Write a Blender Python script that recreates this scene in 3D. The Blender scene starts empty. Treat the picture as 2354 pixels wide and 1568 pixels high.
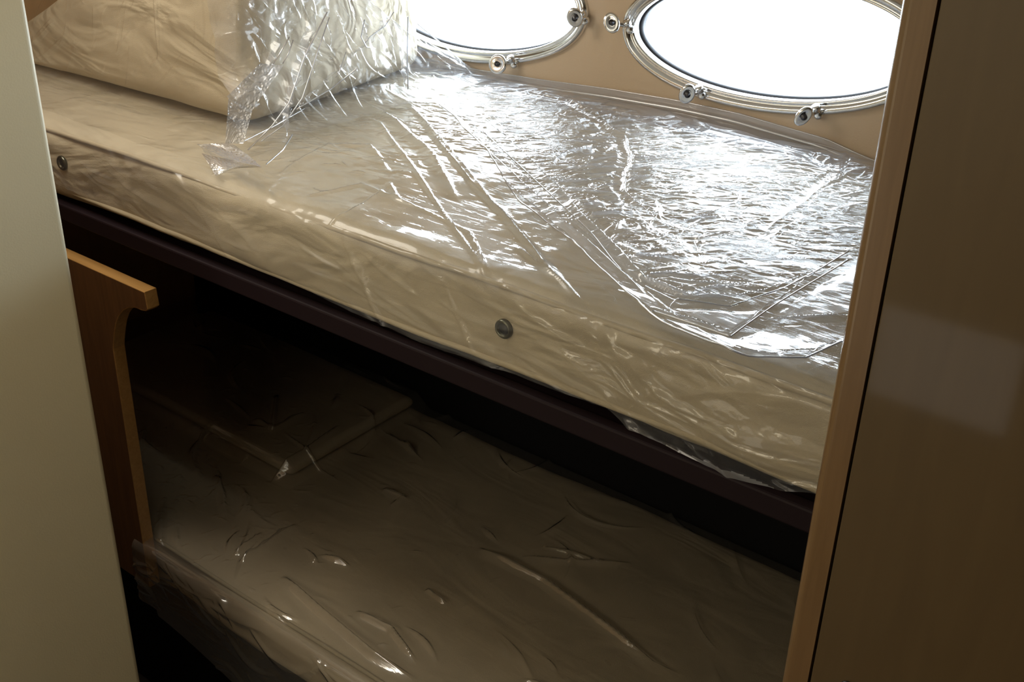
import bpy, bmesh, math
import numpy as np
from mathutils import Matrix, Vector

S = bpy.context.scene
COL = S.collection

# ------------------------------------------------------------------ camera, sky, lights, exposure
CAM = np.array([0.0, 0.0, 1.87])
FPX = 2592.0
R = np.array([[0.78686881, 0.29862596, -0.54005556],
              [0.61667391, -0.34721257, 0.70651024],
              [0.02346822, -0.88896905, -0.45736558]])
cam_d = bpy.data.cameras.new('camera')
cam_d.sensor_width = 36.0
cam_d.lens = FPX * 36.0 / 2354.0
cam_d.clip_start = 0.02
cam = bpy.data.objects.new('camera', cam_d)
COL.objects.link(cam)
rt, up, bk = R[:, 0], -R[:, 1], -R[:, 2]
cam.matrix_world = Matrix(((rt[0], up[0], bk[0], CAM[0]), (rt[1], up[1], bk[1], CAM[1]),
                           (rt[2], up[2], bk[2], CAM[2]), (0, 0, 0, 1)))
S.camera = cam

SKY = 29.0
w = bpy.data.worlds.new('sky')
S.world = w
w.use_nodes = True
w.node_tree.nodes['Background'].inputs[0].default_value = (0.78, 0.89, 1.0, 1)
# hazy bright sky, brightest in a band just above the horizon
_N, _L = w.node_tree.nodes, w.node_tree.links
_tc = _N.new('ShaderNodeTexCoord')
_sp = _N.new('ShaderNodeSeparateXYZ')
_L.new(_tc.outputs['Generated'], _sp.inputs[0])
_mr = _N.new('ShaderNodeMapRange')
_mr.inputs['From Min'].default_value = -1.0
_mr.inputs['From Max'].default_value = 1.0
_L.new(_sp.outputs['Z'], _mr.inputs['Value'])
_cr = _N.new('ShaderNodeValToRGB')
_e = _cr.color_ramp.elements
_e[0].position, _e[0].color = 0.40, (0.23, 0.23, 0.23, 1)
_e[1].position, _e[1].color = 0.64, (0.23, 0.23, 0.23, 1)
for _p, _v in ((0.46, 1.0), (0.56, 1.0)):
    _n = _e.new(_p)
    _n.color = (_v, _v, _v, 1)
_L.new(_mr.outputs[0], _cr.inputs[0])
_mu = _N.new('ShaderNodeMath')
_mu.operation = 'MULTIPLY'
_mu.inputs[1].default_value = SKY
_L.new(_cr.outputs[0], _mu.inputs[0])
# sky dimmed towards the right so the cushion end does not blow out
_mx = _N.new('ShaderNodeMapRange')
_mx.inputs['From Min'].default_value = 0.0
_mx.inputs['From Max'].default_value = 0.6
_mx.inputs['To Min'].default_value = 1.0
_mx.inputs['To Max'].default_value = 0.14
_L.new(_sp.outputs['X'], _mx.inputs['Value'])
_m2 = _N.new('ShaderNodeMath')
_m2.operation = 'MULTIPLY'
_L.new(_mu.outputs[0], _m2.inputs[0])
_L.new(_mx.outputs[0], _m2.inputs[1])
_L.new(_m2.outputs[0], w.node_tree.nodes['Background'].inputs[1])

S.view_settings.view_transform = 'Standard'
S.view_settings.look = 'None'
S.view_settings.gamma = 1.0
S.view_settings.exposure = 1.0
S.view_settings.use_curve_mapping = False
try:
    S.cycles.use_denoising = True
    S.cycles.max_bounces = 10
    S.cycles.diffuse_bounces = 5
    S.cycles.glossy_bounces = 5
    S.cycles.transparent_max_bounces = 24
    S.cycles.sample_clamp_indirect = 6.0
except Exception:
    pass

WIN = [(-1.462, 1.446), (-0.822, 1.468)]       # centres of the two portholes (x, z) in the hull wall
WA, WB, WT = 0.262, 0.098, math.radians(3.8)   # half axes, tilt
YW = 1.75                                      # inner face of the hull wall


def area_light(name, loc, size, energy, color, direction, portal=False, sy=None):
    d = bpy.data.lights.new(name, 'AREA')
    d.shape = 'RECTANGLE'
    d.size = size
    d.size_y = sy or size
    d.energy = energy
    d.color = color
    if portal:
        d.cycles.is_portal = True
    o = bpy.data.objects.new(name, d)
    COL.objects.link(o)
    o.location = loc
    o.rotation_euler = Vector(direction).to_track_quat('-Z', 'Y').to_euler()
    return o


for k, (cx, cz) in enumerate(WIN):             # daylight enters through the portholes
    area_light('porthole_daylight', (cx, 1.86, cz), 0.56, 1.0, (1, 1, 1), (0, -1, 0), True, 0.26)
# unseen fill lights added in the passage behind the camera
FILL = area_light('added_fill_low', (-1.13, -0.93, 0.85), 0.28, 0.9, (1.0, 0.90, 0.74), (0.15, 1.0, 0.0), sy=0.9)
OVER = area_light('added_fill_high', (-1.08, -0.72, 1.95), 0.4, 2.6, (1.0, 0.88, 0.66), (-0.15, 0.75, -0.6))
OVER2 = area_light('added_fill_high', (-0.55, -0.60, 1.95), 0.5, 2.3, (1.0, 0.88, 0.66), (-0.3, 0.75, -0.6))
# unseen fill light added overhead just inside the cabin opening
CEIL = area_light('added_fill_opening', (-1.10, 0.70, 1.985), 0.55, 0.5, (1.0, 0.90, 0.72), (-0.1, 0.15, -1))
BERTH = area_light('added_fill_cushion', (-1.62, 0.89, 1.985), 0.45, 3.4, (1.0, 0.93, 0.80), (0, 0.1, -1))  # unseen fill added above the bunk to brighten the cushion front


# ------------------------------------------------------------------ helpers
def ray(px, py):
    return R @ np.array([(px - 1177.0) / FPX, (py - 784.0) / FPX, 1.0])


def on_y(px, py, y):
    r = ray(px, py)
    return CAM + r * ((y - CAM[1]) / r[1])


def on_z(px, py, z):
    r = ray(px, py)
    return CAM + r * ((z - CAM[2]) / r[2])


def on_x(px, py, x):
    r = ray(px, py)
    return CAM + r * ((x - CAM[0]) / r[0])


def tag(o, label=None, cat=None, group=None, kind=None):
    if label:
        o['label'] = label
    if cat:
        o['category'] = cat
    if group:
        o['group'] = group
    if kind:
        o['kind'] = kind
    return o


def mesh_obj(name, verts, faces, mat, parent=None, smooth=True):
    me = bpy.data.meshes.new(name)
    me.from_pydata([tuple(map(float, v)) for v in verts], [], faces)
    me.update()
    if smooth:
        me.polygons.foreach_set('use_smooth', [True] * len(me.polygons))
    me.materials.append(mat)
    o = bpy.data.objects.new(name, me)
    COL.objects.link(o)
    if parent:
        o.parent = parent
        o.matrix_parent_inverse = parent.matrix_basis.inverted()
    return o


def grid_obj(name, P, mat, parent=None, thickness=0.0):
    """P: (nv, nu, 3) array of points -> one smooth quad mesh"""
    nv, nu, _ = P.shape
    idx = np.arange(nv * nu).reshape(nv, nu)
    q = np.stack([idx[:-1, :-1], idx[:-1, 1:], idx[1:, 1:], idx[1:, :-1]], -1).reshape(-1, 4)
    me = bpy.data.meshes.new(name)
    me.vertices.add(nv * nu)
    me.vertices.foreach_set('co', P.reshape(-1).astype(np.float32))
    me.loops.add(q.size)
    me.loops.foreach_set('vertex_index', q.reshape(-1).astype(np.int32))
    me.polygons.add(len(q))
    me.polygons.foreach_set('loop_start', (np.arange(len(q)) * 4).astype(np.int32))
    me.update(calc_edges=True)
    me.validate()
    me.polygons.foreach_set('use_smooth', [True] * len(me.polygons))
    me.materials.append(mat)
    o = bpy.data.objects.new(name, me)
    COL.objects.link(o)
    if parent:
        o.parent = parent
        o.matrix_parent_inverse = parent.matrix_basis.inverted()
    return o


def empty(name, loc):
    o = bpy.data.objects.new(name, None)
    o.empty_display_size = 0.05
    COL.objects.link(o)
    o.location = loc
    return o


def bm_obj(name, bm, mat, parent=None, smooth=True):
    me = bpy.data.meshes.new(name)
    bmesh.ops.recalc_face_normals(bm, faces=bm.faces)
    bm.to_mesh(me)
    bm.free()
    if smooth:
        me.polygons.foreach_set('use_smooth', [True] * len(me.polygons))
    me.materials.append(mat)
    o = bpy.data.objects.new(name, me)
    COL.objects.link(o)
    if parent:
        o.parent = parent
        o.matrix_parent_inverse = parent.matrix_basis.inverted()
    return o


def box_bm(lo, hi, bevel=0.0, seg=3, bm=None):
    bm = bm or bmesh.new()
    lo, hi = Vector(lo), Vector(hi)
    r = bmesh.ops.create_cube(bm, size=1.0)
    vs = r['verts']
    for v in vs:
        v.co = Vector((lo[i] + (v.co[i] + 0.5) * (hi[i] - lo[i]) for i in range(3)))
    if bevel:
        es = list({e for v in vs for e in v.link_edges})
        bmesh.ops.bevel(bm, geom=es, offset=bevel, segments=seg, profile=0.5, affect='EDGES')
    return bm


def box(name, lo, hi, mat, parent=None, bevel=0.0, seg=3):
    return bm_obj(name, box_bm(lo, hi, bevel, seg), mat, parent, smooth=False)


def tube(name, pts, r, mat, parent=None, n=10, closed=False):
    pts = [np.array(p, float) for p in pts]
    V, F = [], []
    m = len(pts)
    for i, p in enumerate(pts):
        a = pts[(i - 1) % m] if (closed or i > 0) else pts[i]
        b = pts[(i + 1) % m] if (closed or i < m - 1) else pts[i]
        t = b - a
        t /= np.linalg.norm(t)
        ref = np.array([0, 0, 1.0]) if abs(t[2]) < 0.9 else np.array([0, 1.0, 0])
        u = np.cross(t, ref)
        u /= np.linalg.norm(u)
        v = np.cross(t, u)
        for k in range(n):
            q = 2 * math.pi * k / n
            V.append(p + r * (math.cos(q) * u + math.sin(q) * v))
    for i in range(m if closed else m - 1):
        for k in range(n):
            a, b = i * n + k, i * n + (k + 1) % n
            c, d = ((i + 1) % m) * n + (k + 1) % n, ((i + 1) % m) * n + k
            F.append((a, b, c, d))
    if not closed:
        F.append(tuple(range(n)))
        F.append(tuple((m - 1) * n + k for k in range(n)))
    return mesh_obj(name, V, F, mat, parent)


def lathe(name, prof, origin, axis, mat, parent=None, n=32, sx=1.0, twist=0.0):
    """prof: (radius, distance along axis) pairs"""
    ax = Vector(axis).normalized()
    u = ax.orthogonal().normalized()
    u = Vector((0, 0, 1)) - ax * ax.z
    u.normalize()
    v = ax.cross(u)
    if twist:
        q = Matrix.Rotation(twist, 3, ax)
        u, v = q @ u, q @ v
    V, F = [], []
    o = Vector(origin)
    for (r, h) in prof:
        for k in range(n):
            a = 2 * math.pi * k / n
            V.append(o + ax * h + u * (r * math.cos(a)) + v * (r * sx * math.sin(a)))
    for i in range(len(prof) - 1):
        for k in range(n):
            F.append((i * n + k, i * n + (k + 1) % n, (i + 1) * n + (k + 1) % n, (i + 1) * n + k))
    F.append(tuple(range(n)))
    F.append(tuple((len(prof) - 1) * n + k for k in range(n)))
    return mesh_obj(name, V, F, mat, parent)


# ---- noise fields (plain numpy) for cloth and film wrinkles
def fft_noise(n, seed, beta, lo=2, hi=400, aniso=1.0):
    rng = np.random.default_rng(seed)
    g = np.fft.fft2(rng.standard_normal((n, n)))
    f = np.fft.fftfreq(n) * n
    fy, fx = np.meshgrid(f, f, indexing='ij')
    k = np.sqrt((fx * aniso) ** 2 + fy ** 2)
    a = np.where((k >= lo) & (k <= hi), 1.0 / np.maximum(k, 1) ** beta, 0)
    t = np.real(np.fft.ifft2(g * a))
    return t / t.std()


def samp(t, u, v):
    n = t.shape[0]
    u = np.mod(u, 1.0) * n
    v = np.mod(v, 1.0) * n
    i0, j0 = np.floor(v).astype(int), np.floor(u).astype(int)
    a, b = v - i0, u - j0
    i0 %= n
    j0 %= n
    i1, j1 = (i0 + 1) % n, (j0 + 1) % n
    return (t[i0, j0] * (1 - a) * (1 - b) + t[i0, j1] * (1 - a) * b + t[i1, j0] * a * (1 - b) + t[i1, j1] * a * b)


T_SOFT = fft_noise(512, 1, 2.0, 2, 40)
T_SOFT2 = fft_noise(512, 2, 2.0, 2, 40)
T_MID = fft_noise(1024, 3, 1.2, 6, 60)
T_MID2 = fft_noise(1024, 4, 1.2, 6, 60)
T_FINE = fft_noise(1024, 5, 1.0, 14, 120)


def crease(t, u, v, p=2.0):
    """sharp crests where the field crosses zero, 0..1"""
    return np.clip(1.0 - np.abs(samp(t, u, v)) / 1.1, 0, 1) ** p


def wrinkle(a, b, ang, size, stretch, seed=0.0, warp=0.25):
    """field of creases running along direction ang; a, b metres"""
    wa = warp * samp(T_SOFT, a / 1.3 + seed, b / 1.3) * 0.12
    wb = warp * samp(T_SOFT2, a / 1.3, b / 1.3 + seed) * 0.12
    a, b = a + wa, b + wb
    c, s = math.cos(ang), math.sin(ang)
    u, v = (a * c + b * s) / stretch, (-a * s + b * c)
    return (crease(T_MID, u / size + seed, v / size + seed * 1.7, 2.2)
            + 0.5 * crease(T_MID2, u / size * 1.9 + seed, v / size * 1.9 - seed, 1.6))


def seg_dist(a, b, poly):
    """distance to polyline and position 0..1 along it, plus signed side"""
    best = np.full(a.shape, 1e9)
    tt = np.zeros(a.shape)
    sd = np.zeros(a.shape)
    L = [0.0]
    for i in range(len(poly) - 1):
        L.append(L[-1] + math.dist(poly[i], poly[i + 1]))
    for i in range(len(poly) - 1):
        x0, y0 = poly[i]
        x1, y1 = poly[i + 1]
        dx, dy = x1 - x0, y1 - y0
        l2 = dx * dx + dy * dy
        t = np.clip(((a - x0) * dx + (b - y0) * dy) / l2, 0, 1)
        ex, ey = a - (x0 + t * dx), b - (y0 + t * dy)
        d = np.sqrt(ex * ex + ey * ey)
        m = d < best
        best = np.where(m, d, best)
        tt = np.where(m, (L[i] + t * math.sqrt(l2)) / L[-1], tt)
        sd = np.where(m, np.sign(ex * dy - ey * dx), sd)
    return best, tt, sd


def ridge(a, b, poly, h, wid, skew=0.35, fade=True):
    d, t, s = seg_dist(a, b, poly)
    w_ = wid * np.where(s > 0, 1.0, skew)
    e = np.clip(1 - d / w_, 0, 1) ** 1.5
    if fade:
        e = e * np.clip(np.minimum(t / 0.12, (1 - t) / 0.25), 0, 1) ** 0.7
    return h * e


def streaks(ax, by, n, ang, spread, length, width, height, seed, dens=None, curl=0.28):
    """many short straight-ish creases on a regular grid (ax across, by up), metres"""
    rng = np.random.default_rng(seed)
    H = np.zeros((len(by), len(ax)), np.float32)
    dx, dy = (ax[-1] - ax[0]) / (len(ax) - 1), (by[-1] - by[0]) / (len(by) - 1)
    done = 0
    tries = 0
    while done < n and tries < n * 20:
        tries += 1
        x, y = rng.uniform(ax[0], ax[-1]), rng.uniform(by[0], by[-1])
        if dens is not None and rng.random() > dens(x, y):
            continue
        done += 1
        q = (ang(x, y) if callable(ang) else ang) + rng.normal() * spread
        L_ = rng.uniform(*length) * 0.5
        W_ = rng.uniform(*width)
        hh = rng.uniform(*height)
        kap = rng.normal() * curl / L_
        i0, i1 = int((y - L_ - W_ - by[0]) / dy), int((y + L_ + W_ - by[0]) / dy) + 2
        j0, j1 = int((x - L_ - W_ - ax[0]) / dx), int((x + L_ + W_ - ax[0]) / dx) + 2
        i0, i1, j0, j1 = max(i0, 0), min(i1, len(by)), max(j0, 0), min(j1, len(ax))
        if i1 - i0 < 2 or j1 - j0 < 2:
            continue
        X_, Y_ = np.meshgrid(ax[j0:j1] - x, by[i0:i1] - y)
        s_ = X_ * math.cos(q) + Y_ * math.sin(q)
        d_ = -X_ * math.sin(q) + Y_ * math.cos(q) - kap * s_ * s_
        w_ = W_ * (1 - 0.6 * np.clip(np.abs(s_) / L_, 0, 1))
        d_ = np.where(d_ > 0, d_ * rng.uniform(0.8, 2.0), d_)
        e = np.clip(1 - np.abs(d_) / w_, 0, 1) ** 1.3 * np.clip(1 - (s_ / L_) ** 2, 0, 1)
        H[i0:i1, j0:j1] = np.maximum(H[i0:i1, j0:j1], hh * e)
    return H


# ------------------------------------------------------------------ materials
def nodes_mat(name):
    m = bpy.data.materials.new(name)
    m.use_nodes = True
    return m, m.node_tree.nodes, m.node_tree.links, m.node_tree.nodes['Principled BSDF']


def plain(name, col, rough=0.6, metal=0.0, bump=0.0, bscale=200.0, var=0.0, vscale=6.0, coat=0.0, spec=0.5, fold=0.0):
    m, N, L, P = nodes_mat(name)
    P.inputs['Base Color'].default_value = (*col, 1)
    P.inputs['Roughness'].default_value = rough
    P.inputs['Metallic'].default_value = metal
    P.inputs['Coat Weight'].default_value = coat
    P.inputs['Coat Roughness'].default_value = 0.08
    P.inputs['Specular IOR Level'].default_value = spec
    tc = N.new('ShaderNodeTexCoord')
    if bump:
        n = N.new('ShaderNodeTexNoise')
        n.inputs['Scale'].default_value = bscale
        n.inputs['Detail'].default_value = 4
        L.new(tc.outputs['Object'], n.inputs['Vector'])
        b = N.new('ShaderNodeBump')
        b.inputs['Strength'].default_value = bump
        b.inputs['Distance'].default_value = 0.002
        L.new(n.outputs[0], b.inputs['Height'])
        L.new(b.outputs[0], P.inputs['Normal'])
        if fold:
            mp = N.new('ShaderNodeMapping')
            mp.inputs['Rotation'].default_value = (0, 0.45, 0.5)
            mp.inputs['Scale'].default_value = (0.35, 1.0, 1.0)
            L.new(tc.outputs['Object'], mp.inputs[0])
            nf_ = N.new('ShaderNodeTexNoise')
            nf_.inputs['Scale'].default_value = 11.0
            nf_.inputs['Detail'].default_value = 2.5
            nf_.inputs['Distortion'].default_value = 1.2
            L.new(mp.outputs[0], nf_.inputs['Vector'])
            bf = N.new('ShaderNodeBump')
            bf.inputs['Strength'].default_value = fold
            bf.inputs['Distance'].default_value = 0.05
            L.new(nf_.outputs[0], bf.inputs['Height'])
            L.new(bf.outputs[0], b.inputs['Normal'])
    if var:
        n2 = N.new('ShaderNodeTexNoise')
        n2.inputs['Scale'].default_value = vscale
        n2.inputs['Detail'].default_value = 5
        L.new(tc.outputs['Object'], n2.inputs['Vector'])
        r = N.new('ShaderNodeValToRGB')
        r.color_ramp.elements[0].position = 0.3
        r.color_ramp.elements[1].position = 0.7
        r.color_ramp.elements[0].color = (*[c * (1 - var) for c in col], 1)
        r.color_ramp.elements[1].color = (*[min(1, c * (1 + var)) for c in col], 1)
        L.new(n2.outputs[0], r.inputs[0])
        L.new(r.outputs[0], P.inputs['Base Color'])
    return m


def wood(name, c1, c2, rough=0.35, coat=0.3, scale=(3, 3, 0.35), grain=22.0):
    m, N, L, P = nodes_mat(name)
    tc = N.new('ShaderNodeTexCoord')
    mp = N.new('ShaderNodeMapping')
    mp.inputs['Scale'].default_value = scale
    L.new(tc.outputs['Object'], mp.inputs[0])
    n = N.new('ShaderNodeTexNoise')
    n.inputs['Scale'].default_value = grain
    n.inputs['Detail'].default_value = 8
    n.inputs['Distortion'].default_value = 0.6
    L.new(mp.outputs[0], n.inputs['Vector'])
    r = N.new('ShaderNodeValToRGB')
    r.color_ramp.elements[0].position = 0.32
    r.color_ramp.elements[1].position = 0.7
    r.color_ramp.elements[0].color = (*c1, 1)
    r.color_ramp.elements[1].color = (*c2, 1)
    L.new(n.outputs[0], r.inputs[0])
    L.new(r.outputs[0], P.inputs['Base Color'])
    P.inputs['Roughness'].default_value = rough
    P.inputs['Coat Weight'].default_value = coat
    P.inputs['Coat Roughness'].default_value = 0.06
    return m


def film(name, gloss=1.6, haze=0.05, hazecol=(0.80, 0.86, 1.0), rough=0.06, bump=0.35, bscale=60.0,
         rot=0.6, stretch=0.25, sheen=0.06, bdist=0.002):
    """thin clear polythene: mostly clear, mirror-like where it glances the light, faintly milky"""
    m = bpy.data.materials.new(name)
    m.use_nodes = True
    N, L = m.node_tree.nodes, m.node_tree.links
    N.clear()
    out = N.new('ShaderNodeOutputMaterial')
    tc = N.new('ShaderNodeTexCoord')
    mp = N.new('ShaderNodeMapping')
    mp.inputs['Rotation'].default_value = (0, 0, rot)
    mp.inputs['Scale'].default_value = (stretch, 1, 1)
    L.new(tc.outputs['Object'], mp.inputs[0])
    n = N.new('ShaderNodeTexNoise')
    n.inputs['Scale'].default_value = bscale
    n.inputs['Detail'].default_value = 3
    n.inputs['Distortion'].default_value = 1.2
    L.new(mp.outputs[0], n.inputs['Vector'])
    b = N.new('ShaderNodeBump')
    b.inputs['Strength'].default_value = bump
    b.inputs['Distance'].default_value = bdist
    L.new(n.outputs[0], b.inputs['Height'])
    lw = N.new('ShaderNodeLayerWeight')
    lw.inputs['Blend'].default_value = 0.5
    L.new(b.outputs[0], lw.inputs['Normal'])
    p5 = N.new('ShaderNodeMath')
    p5.operation = 'POWER'
    p5.inputs[1].default_value = 4.5
    L.new(lw.outputs['Facing'], p5.inputs[0])
    ma = N.new('ShaderNodeMath')
    ma.operation = 'MULTIPLY_ADD'
    ma.inputs[1].default_value = 0.9
    ma.inputs[2].default_value = 0.045
    L.new(p5.outputs[0], ma.inputs[0])
    mg = N.new('ShaderNodeMath')
    mg.operation = 'MULTIPLY'
    mg.use_clamp = True
    mg.inputs[1].default_value = gloss
    L.new(ma.outputs[0], mg.inputs[0])
    tr = N.new('ShaderNodeBsdfTransparent')
    tr.inputs[0].default_value = (0.985, 0.985, 0.98, 1)
    di = N.new('ShaderNodeBsdfDiffuse')
    di.inputs[0].default_value = (*hazecol, 1)
    tl = N.new('ShaderNodeBsdfTranslucent')
    tl.inputs[0].default_value = (*hazecol, 1)
    mh = N.new('ShaderNodeMixShader')
    mh.inputs[0].default_value = 0.5
    L.new(di.outputs[0], mh.inputs[1])
    L.new(tl.outputs[0], mh.inputs[2])
    m1 = N.new('ShaderNodeMixShader')
    m1.inputs[0].default_value = haze
    L.new(tr.outputs[0], m1.inputs[1])
    L.new(mh.outputs[0], m1.inputs[2])
    gs = N.new('ShaderNodeBsdfGlossy')
    gs.inputs['Roughness'].default_value = 0.38
    L.new(b.outputs[0], gs.inputs['Normal'])
    m2 = N.new('ShaderNodeMixShader')
    m2.inputs[0].default_value = sheen
    L.new(m1.outputs[0], m2.inputs[1])
    L.new(gs.outputs[0], m2.inputs[2])
    gl = N.new('ShaderNodeBsdfGlossy')
    gl.inputs['Roughness'].default_value = rough
    L.new(b.outputs[0], gl.inputs['Normal'])
    m3 = N.new('ShaderNodeMixShader')
    L.new(mg.outputs[0], m3.inputs[0])
    L.new(m2.outputs[0], m3.inputs[1])
    L.new(gl.outputs[0], m3.inputs[2])
    L.new(m3.outputs[0], out.inputs[0])
    return m


def glass_pane(name):
    m = bpy.data.materials.new(name)
    m.use_nodes = True
    N, L = m.node_tree.nodes, m.node_tree.links
    N.clear()
    out = N.new('ShaderNodeOutputMaterial')
    tr = N.new('ShaderNodeBsdfTransparent')
    tr.inputs[0].default_value = (0.97, 0.985, 0.99, 1)
    gl = N.new('ShaderNodeBsdfGlossy')
    gl.inputs['Roughness'].default_value = 0.02
    mx = N.new('ShaderNodeMixShader')
    mx.inputs[0].default_value = 0.05
    L.new(tr.outputs[0], mx.inputs[1])
    L.new(gl.outputs[0], mx.inputs[2])
    L.new(mx.outputs[0], out.inputs[0])
    return m


M_HULL = plain('beige_hull_lining', (0.52, 0.40, 0.275), 0.5, bump=0.15, bscale=300)
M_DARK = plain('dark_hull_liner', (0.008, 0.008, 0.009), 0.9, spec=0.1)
M_BOARD = plain('dark_bunk_board', (0.014, 0.007, 0.010), 0.6, spec=0.2)
M_CREAM = plain('cream_panel', (0.80, 0.73, 0.52), 0.5, bump=0.1, bscale=400, var=0.02)
M_DOOR = wood('olive_brown_veneer', (0.115, 0.076, 0.034), (0.13, 0.087, 0.039), 0.5, 0.9, (3, 3, 0.3), 16)
M_POST = wood('warm_wood_post', (0.20, 0.12, 0.055), (0.23, 0.14, 0.066), 0.3, 0.9, (5, 5, 0.3), 30)
M_WOOD = wood('honey_wood', (0.40, 0.215, 0.065), (0.50, 0.28, 0.095), 0.4, 0.2, (0.4, 5, 5), 25)
M_FACE = wood('red_brown_wood', (0.12, 0.055, 0.022), (0.17, 0.08, 0.03), 0.5, 0.1, (5, 5, 0.4), 20)
M_WALLW = wood('brown_wood_wall', (0.33, 0.20, 0.09), (0.38, 0.235, 0.11), 0.4, 0.2, (4, 4, 0.4), 14)
M_FABRIC = plain('cream_cushion_fabric', (0.50, 0.43, 0.305), 0.85, bump=0.5, bscale=900, var=0.06, vscale=9, fold=0.55)
M_FABSIDE = plain('cream_piping', (0.44, 0.37, 0.25), 0.8, bump=0.3, bscale=900)
M_LOWFAB = plain('tan_cushion_fabric', (0.54, 0.455, 0.325), 0.85, bump=0.5, bscale=900, var=0.10, vscale=5, fold=0.18)
M_CHROME = plain('chrome', (0.75, 0.76, 0.77), 0.14, 1.0)
M_STEEL = plain('dark_steel', (0.10, 0.10, 0.11), 0.35, 0.9)
M_EYE = plain('dull_metal', (0.13, 0.13, 0.10), 0.3, 1.0)
M_RUBBER = plain('black_rubber', (0.012, 0.012, 0.016), 0.6)
M_FLOOR = plain('dark_floor', (0.03, 0.022, 0.016), 0.6)
M_CEIL = plain('white_headliner', (0.80, 0.77, 0.68), 0.8)
M_PASS = plain('passage_veneer', (0.34, 0.24, 0.11), 0.55)
M_GLASS = glass_pane('porthole_glass')
F_TOP = film('clear_film_top', 1.1, 0.07, bump=0.30, bscale=90, rot=-0.6, sheen=0.05)
F_FLAP = film('clear_film_flap', 4.5, 0.22, bump=0.3, bscale=90, rot=0.3, sheen=0.2)
F_HEM = film('film_hem', 9.0, 0.6, rough=0.2, bump=0.0, sheen=0.3)
F_FRONT = film('clear_film_front', 0.5, 0.07, bump=0.12, bscale=70, rot=-0.3, sheen=0.04)
F_BAND = film('film_gathered', 1.8, 0.38, bump=0.2, bscale=30, sheen=0.10)
F_LOOSE = film('clear_film_loose', 1.25, 0.12, bump=0.25, bscale=70, rot=-0.6, sheen=0.06)
F_BAG = film('clear_film_bag', 1.0, 0.06, bump=0.25, bscale=55, rot=0.2, sheen=0.07)
F_SOFT = film('clear_film_soft', 1.2, 0.05, bump=0.12, bscale=40, rot=0.2, sheen=0.05, hazecol=(0.95, 0.9, 0.78))
F_LOW = film('clear_film_lower', 3.0, 0.11, bump=0.25, bscale=50, rot=-0.5, sheen=0.05, hazecol=(0.95, 0.9, 0.8))


# ------------------------------------------------------------------ room shell
def ell(c, a, t, off=0.0):
    """point on the tilted porthole ellipse pushed out by off, in (x, z)"""
    ex, ez = a[0] * math.cos(t), a[1] * math.sin(t)
    nx, nz = math.cos(t) / a[0], math.sin(t) / a[1]
    l = math.hypot(nx, nz)
    ex += off * nx / l
    ez += off * nz / l
    ct, st = math.cos(WT), math.sin(WT)
    return c[0] + ex * ct - ez * st, c[1] + ex * st + ez * ct


NE = 96
Xm = -1.142
CELLS = [(-1.86, Xm, 1.27, 1.66), (Xm, -0.42, 1.27, 1.66)]


def hull_wall():
    V, F = [], []

    def quad(x0, x1, z0, z1):
        for y, fl in ((YW, 0), (YW + 0.05, 1)):
            i = len(V)
            V.extend([(x0, y, z0), (x1, y, z0), (x1, y, z1), (x0, y, z1)])
            F.append((i, i + 1, i + 2, i + 3) if not fl else (i + 3, i + 2, i + 1, i))
    quad(-2.5, -1.86, 0.0, 2.05)
    quad(-1.86, -0.42, 0.0, 1.27)
    quad(-1.86, -0.42, 1.66, 2.05)
    quad(-0.42, 1.0, 0.0, 2.05)
    for c, (x0, x1, z0, z1) in zip(WIN, CELLS):
        rings = []
        for y in (YW, YW + 0.05):
            inner, outer = [], []
            for k in range(NE):
                t = 2 * math.pi * k / NE
                px, pz = ell(c, (WA, WB), t, 0.006)
                dx, dz = px - c[0], pz - c[1]
                s = 1e9
                if dx > 1e-9:
                    s = min(s, (x1 - c[0]) / dx)
                if dx < -1e-9:
                    s = min(s, (x0 - c[0]) / dx)
                if dz > 1e-9:
                    s = min(s, (z1 - c[1]) / dz)
                if dz < -1e-9:
                    s = min(s, (z0 - c[1]) / dz)
                inner.append(len(V))
                V.append((px, y, pz))
                outer.append(len(V))
                V.append((c[0] + dx * s, y, c[1] + dz * s))
            rings.append((inner, outer))
            for k in range(NE):
                k2 = (k + 1) % NE
                F.append((inner[k], inner[k2], outer[k2], outer[k]))
            # corner fillers
            for cx, cz in ((x0, z0), (x1, z0), (x1, z1), (x0, z1)):
                best = None
                for k in range(NE):
                    k2 = (k + 1) % NE
                    a, b = V[outer[k]], V[outer[k2]]
                    on = lambda p, ax, val: abs(p[ax] - val) < 1e-6
                    if (on(a, 0, cx) and on(b, 2, cz)) or (on(a, 2, cz) and on(b, 0, cx)):
                        best = (outer[k], outer[k2])
                if best:
                    i = len(V)
                    V.append((cx, y, cz))
                    F.append((best[0], best[1], i))
        for k in range(NE):
            k2 = (k + 1) % NE
            F.append((rings[0][0][k], rings[0][0][k2], rings[1][0][k2], rings[1][0][k]))
    return mesh_obj('wall_back', V, F, M_HULL, smooth=False)


tag(hull_wall(), 'beige hull side lining with two oval portholes above the upper bunk', 'wall', kind='structure')
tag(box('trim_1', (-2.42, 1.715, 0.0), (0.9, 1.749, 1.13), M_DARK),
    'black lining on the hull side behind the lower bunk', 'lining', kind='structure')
tag(box('wall_end', (-2.46, 0.70, 0.0), (-2.42, 1.749, 2.0), M_WALLW),
    'brown wooden bulkhead at the far left end of the bunks', 'wall', kind='structure')
tag(box('floor', (-2.46, -1.06, -0.03), (0.9, 1.80, 0.0), M_FLOOR), 'dark cabin floor below the bunks', 'floor', kind='structure')
tag(box('ceiling', (-2.46, -1.06, 2.0), (0.9, 1.80, 2.04), M_CEIL), 'pale cabin ceiling above the bunks', 'ceiling', kind='structure')
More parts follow.
